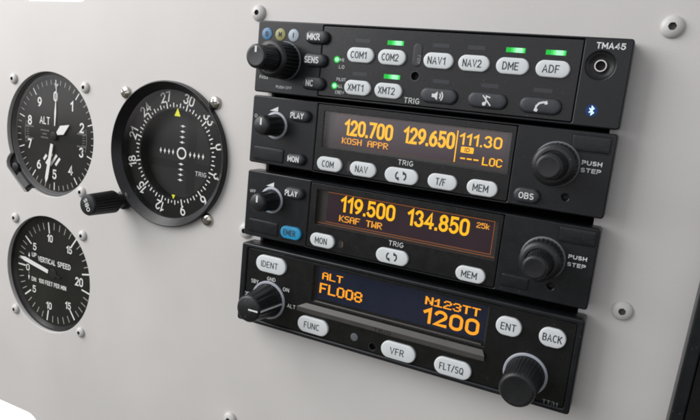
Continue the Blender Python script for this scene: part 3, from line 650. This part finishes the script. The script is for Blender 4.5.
obj('bezel', fp, t)
volume_knob(t, 14.6, -82.3); concentric_knob(t, 141.0, -84.7, 8.1, 9.0, 4.9, 19.5)
pill_button(t, 'PLAY', 27.3, -76.9, 10.2, 5.4, 10, 2.6, 'grey', 'print', 6.8, 2.7, -.8, 0, None, .02, bev=1.4)
pill_button(t, 'EMER', 27.1, -95.9, 11.2, 6.0, 10, 1.5, 'blue', 'ink', 6.6, 2.7, -.4, 0, 'bright blue EMER button', .004)
blank_cover(t, 11.0, -96.2); blank_cover(t, 152.4, -73.8, 13.6, 6.0, 'plastic', .3); blank_cover(t, 131.8, -96.4, 11.0, 5.2, 'plastic', .3)
pill_button(t, 'MON', 43.9, -96.4, tw=6.2, tdx=-.4); pill_button(t, 'MEM', 113.8, -97.2, tw=6.6, tdx=-.4); pill_button(t, None, 78.7, -96.8, 15.2, 6.6, extra=swap_icon)
l = MB(); l.poly(rr(53.0, -96.4, 2.2, 3.6, 1.0), 9.97, 'lens'); l.poly(box4(53.5, 54.3, -97.6, -95.2), 10.0, 'brownlens'); obj('light_sensor', l, t)

# ---- transponder, at the bottom
t = thing('transponder', 'lowest black unit showing amber FL008, N123TT and 1200 above a grey ledge', 'radio', (80, -125, 0), 'radios stacked in the panel')
y0, y1 = -105.5, -145.2; cy = (y0+y1)/2
mb = MB(); mb.plate([rr(80.2, cy, 160.4, y0-y1, 1.3, 6), rr(80.6, cy, 154.6, 35.3, 1.0, 5)], .8, 10.6, 'plastic', .7); obj('bezel', mb, t)
tray(t, 4, 156, y0-1, y1+1)
WX0, WX1, WT, WB = 40.6, 123.6, -109.0, -126.6
mb = MB(); mb.plate([rr(80.6, cy, 154.3, 35.0, .9, 5), box4(WX0, WX1, WB, WT), circ(74.1, -140.2, 1.6, 24)], 6.3, 9.9, 'insert', .15)
Z = 9.97
for s_, x, y, tw in (('GND', 17.9, -120.9, 4.8), ('SBY', 8.6, -123.9, 4.2), ('ON', 26.6, -124.2, 3.4), ('ALT', 30.3, -131.7, 4.6), ('OFF', 4.9, -131.2, 3.6)): mb.text(s_, x, y, tw, 1.9, Z, 'print')
mb.text('TT31', 152.7, -143.0+.6, 6.0, 1.7, Z, 'dimprint')
mb.lathe(64.7, -138.1, [(1.9, 9.9), (1.8, 10.1), (1.2, 10.2)], 'ring', 32); mb.annulus(74.1, -140.2, 1.75, 2.1, Z+.01, 'lens', 24)
obj('face_insert', mb, t)
s = MB(); s.box(WX0-.4, WX1+.4, WB-.4, WT+.4, 6.25, 7.0, 'surround'); s.poly(box4(WX0+.6, WX1-1.2, WB+.4, WT-.4), 7.06, 'oled_blue'); z = 7.14
s.pixels('ALT', 44.0, -115.5, 10.6, 3.4, z, 'tamber'); s.pixels('FL008', 43.2, -122.4, 22.0, 4.9, z, 'tamber')
s.pixels('N123TT', 95.2, -115.4, 24.2, 3.6, z, 'tamber'); s.text('1200', 107.4, -120.3, 25.0, 7.2, z, 'tamber', bold=.02)
so = obj('display', s, t); g = MB(); g.poly(box4(WX0, WX1, WB, WT), 9.5, 'sglass'); obj('display_glass', g, so)
lp = MB()   # sloping ledge below the screen
def ring4(y, z, a, b_): return [(a, y, z), (b_, y, z)]
V = [(42.4, -126.0, 8.2), (121.6, -126.0, 8.2), (124.6, -130.0, 11.6), (34.2, -130.0, 11.6), (124.6, -132.2, 11.3), (34.2, -132.2, 11.3), (122.0, -133.4, 9.6), (36.0, -133.4, 9.6), (42.4, -126.0, 6.5), (121.6, -126.0, 6.5)]
lp.add(V, [(3, 2, 1, 0), (5, 4, 2, 3), (7, 6, 4, 5), (8, 9, 6, 7), (0, 1, 9, 8), (1, 2, 4, 6, 9), (0, 8, 7, 5, 3)], 'silver')
lp.text('TRIG', 78.4, -131.1, 8.4, 1.7, 11.62, 'dark'); obj('ledge', lp, t)
rd = MB()
for k in range(80): rd.prism(box4(42.4+k, 42.95+k, -126.0, -125.1), 7.1, 8.6, 'insert')
obj('ribbed_strip', rd, t)
# mode selector with pointer
kx, ky = 17.2, -131.6
ro = obj('knob', MB().lathe(kx, ky, [(8.1, 9.8), (8.2, 10.6), (8.1, 11.0), (6.5, 26.2), (6.49, 26.3), (6.0, 27.1), (5.4, 27.4)], 'knob', 144, flute=.35, fn=14, zr=(10.9, 26.25)), t)
obj('ring', MB().lathe(kx, ky, [(8.4, 9.8), (9.5, 9.8), (9.5, 10.4), (9.2, 10.7), (8.4, 10.7)], 'palering', 80, cap1=False), ro)
p = MB(); p.poly([(kx+.4, ky-.4), (kx+5.6, ky-.4), (kx+5.6, ky+.4), (kx+.4, ky+.4)], 27.5, 'print')
p.add([(kx+8.35, ky-.35, 10.8), (kx+8.35, ky+.35, 10.8), (kx+6.75, ky+.35, 26.2), (kx+6.75, ky-.35, 26.2), (kx+7.6, ky-.35, 10.8), (kx+7.6, ky+.35, 10.8), (kx+6.0, ky+.35, 26.2), (kx+6.0, ky-.35, 26.2)],
      [(0, 1, 2, 3), (4, 0, 3, 7), (1, 5, 6, 2), (3, 2, 6, 7)], 'print'); obj('pointer', p, ro)
kx, ky = 141.5, -133.3
ro = obj('knob', MB().lathe(kx, ky, [(7.7, 9.8), (7.8, 10.6), (7.75, 11.0), (6.95, 26.8), (6.94, 26.9), (6.4, 27.9), (5.8, 28.2), (5.4, 28.15)], 'knob', 192, flute=.22, fn=32, zr=(10.9, 26.85)), t)
obj('ring', MB().lathe(kx, ky, [(7.9, 9.8), (8.9, 9.8), (8.9, 10.4), (8.6, 10.7), (7.9, 10.7)], 'palering', 80, cap1=False), ro)
pill_button(t, 'IDENT', 17.6, -113.6, 17.0, 8.2, tw=9.6, th=3.1, tdx=-.6); pill_button(t, 'FUNC', 43.3, -138.0, 16.4, 7.8, tw=8.2, th=3.1, tdx=-.4)
pill_button(t, 'VFR', 86.8, -138.8, 16.4, 7.8, tw=6.6, th=3.1, tdx=-.4); pill_button(t, 'FLT/SQ', 111.9, -139.2, 16.4, 7.8, tw=10.6, th=3.1, tdx=-.4)
pill_button(t, 'ENT', 132.3, -115.1, 10.4, 7.8, tw=6.2, th=3.1, rnd=3.8); pill_button(t, 'BACK', 149.6, -115.3, 10.4, 7.8, tw=7.4, th=3.1, rnd=3.8)

# ---- rack closing the cut-out behind the radios
mb = MB(); mb.plate([box4(1.0, 159, -146.5, 1.0), box4(2.6, 157.4, -144.9, -.6)], -64, -2.7, 'dark', 0); mb.box(2.5, 157.5, -145, -.5, -63.5, -62, 'dark')
tag(obj('radio_rack', mb), 'dark rack frame seen in the gaps between the stacked radios', 'rack')

# ---- the next unit on the right, only its edge in view
t = thing('avionics_unit', 'black unit at the lower right photo edge with only its slanted side in view', 'radio', (225, -100, 0))
q = radians(-1.6)
def sl(P): return [(195.6+(x*cos(q)-(y+100)*sin(q)), -100+(x*sin(q)+(y+100)*cos(q))) for x, y in P]
mb = MB(); mb.plate([sl(rr(40, -110, 80, 150, 1.5)), sl(rr(40, -110, 70.8, 141, 1.2))], .02, 10.2, 'plastic', .6); obj('bezel', mb, t)
mb = MB(); mb.plate([sl(rr(40, -110, 70.2, 140.4, 1.0))], .5, 9.6, 'insert', .3); obj('face_insert', mb, t)
for o in bpy.data.objects:
    if '_o' in o: del o['_o']
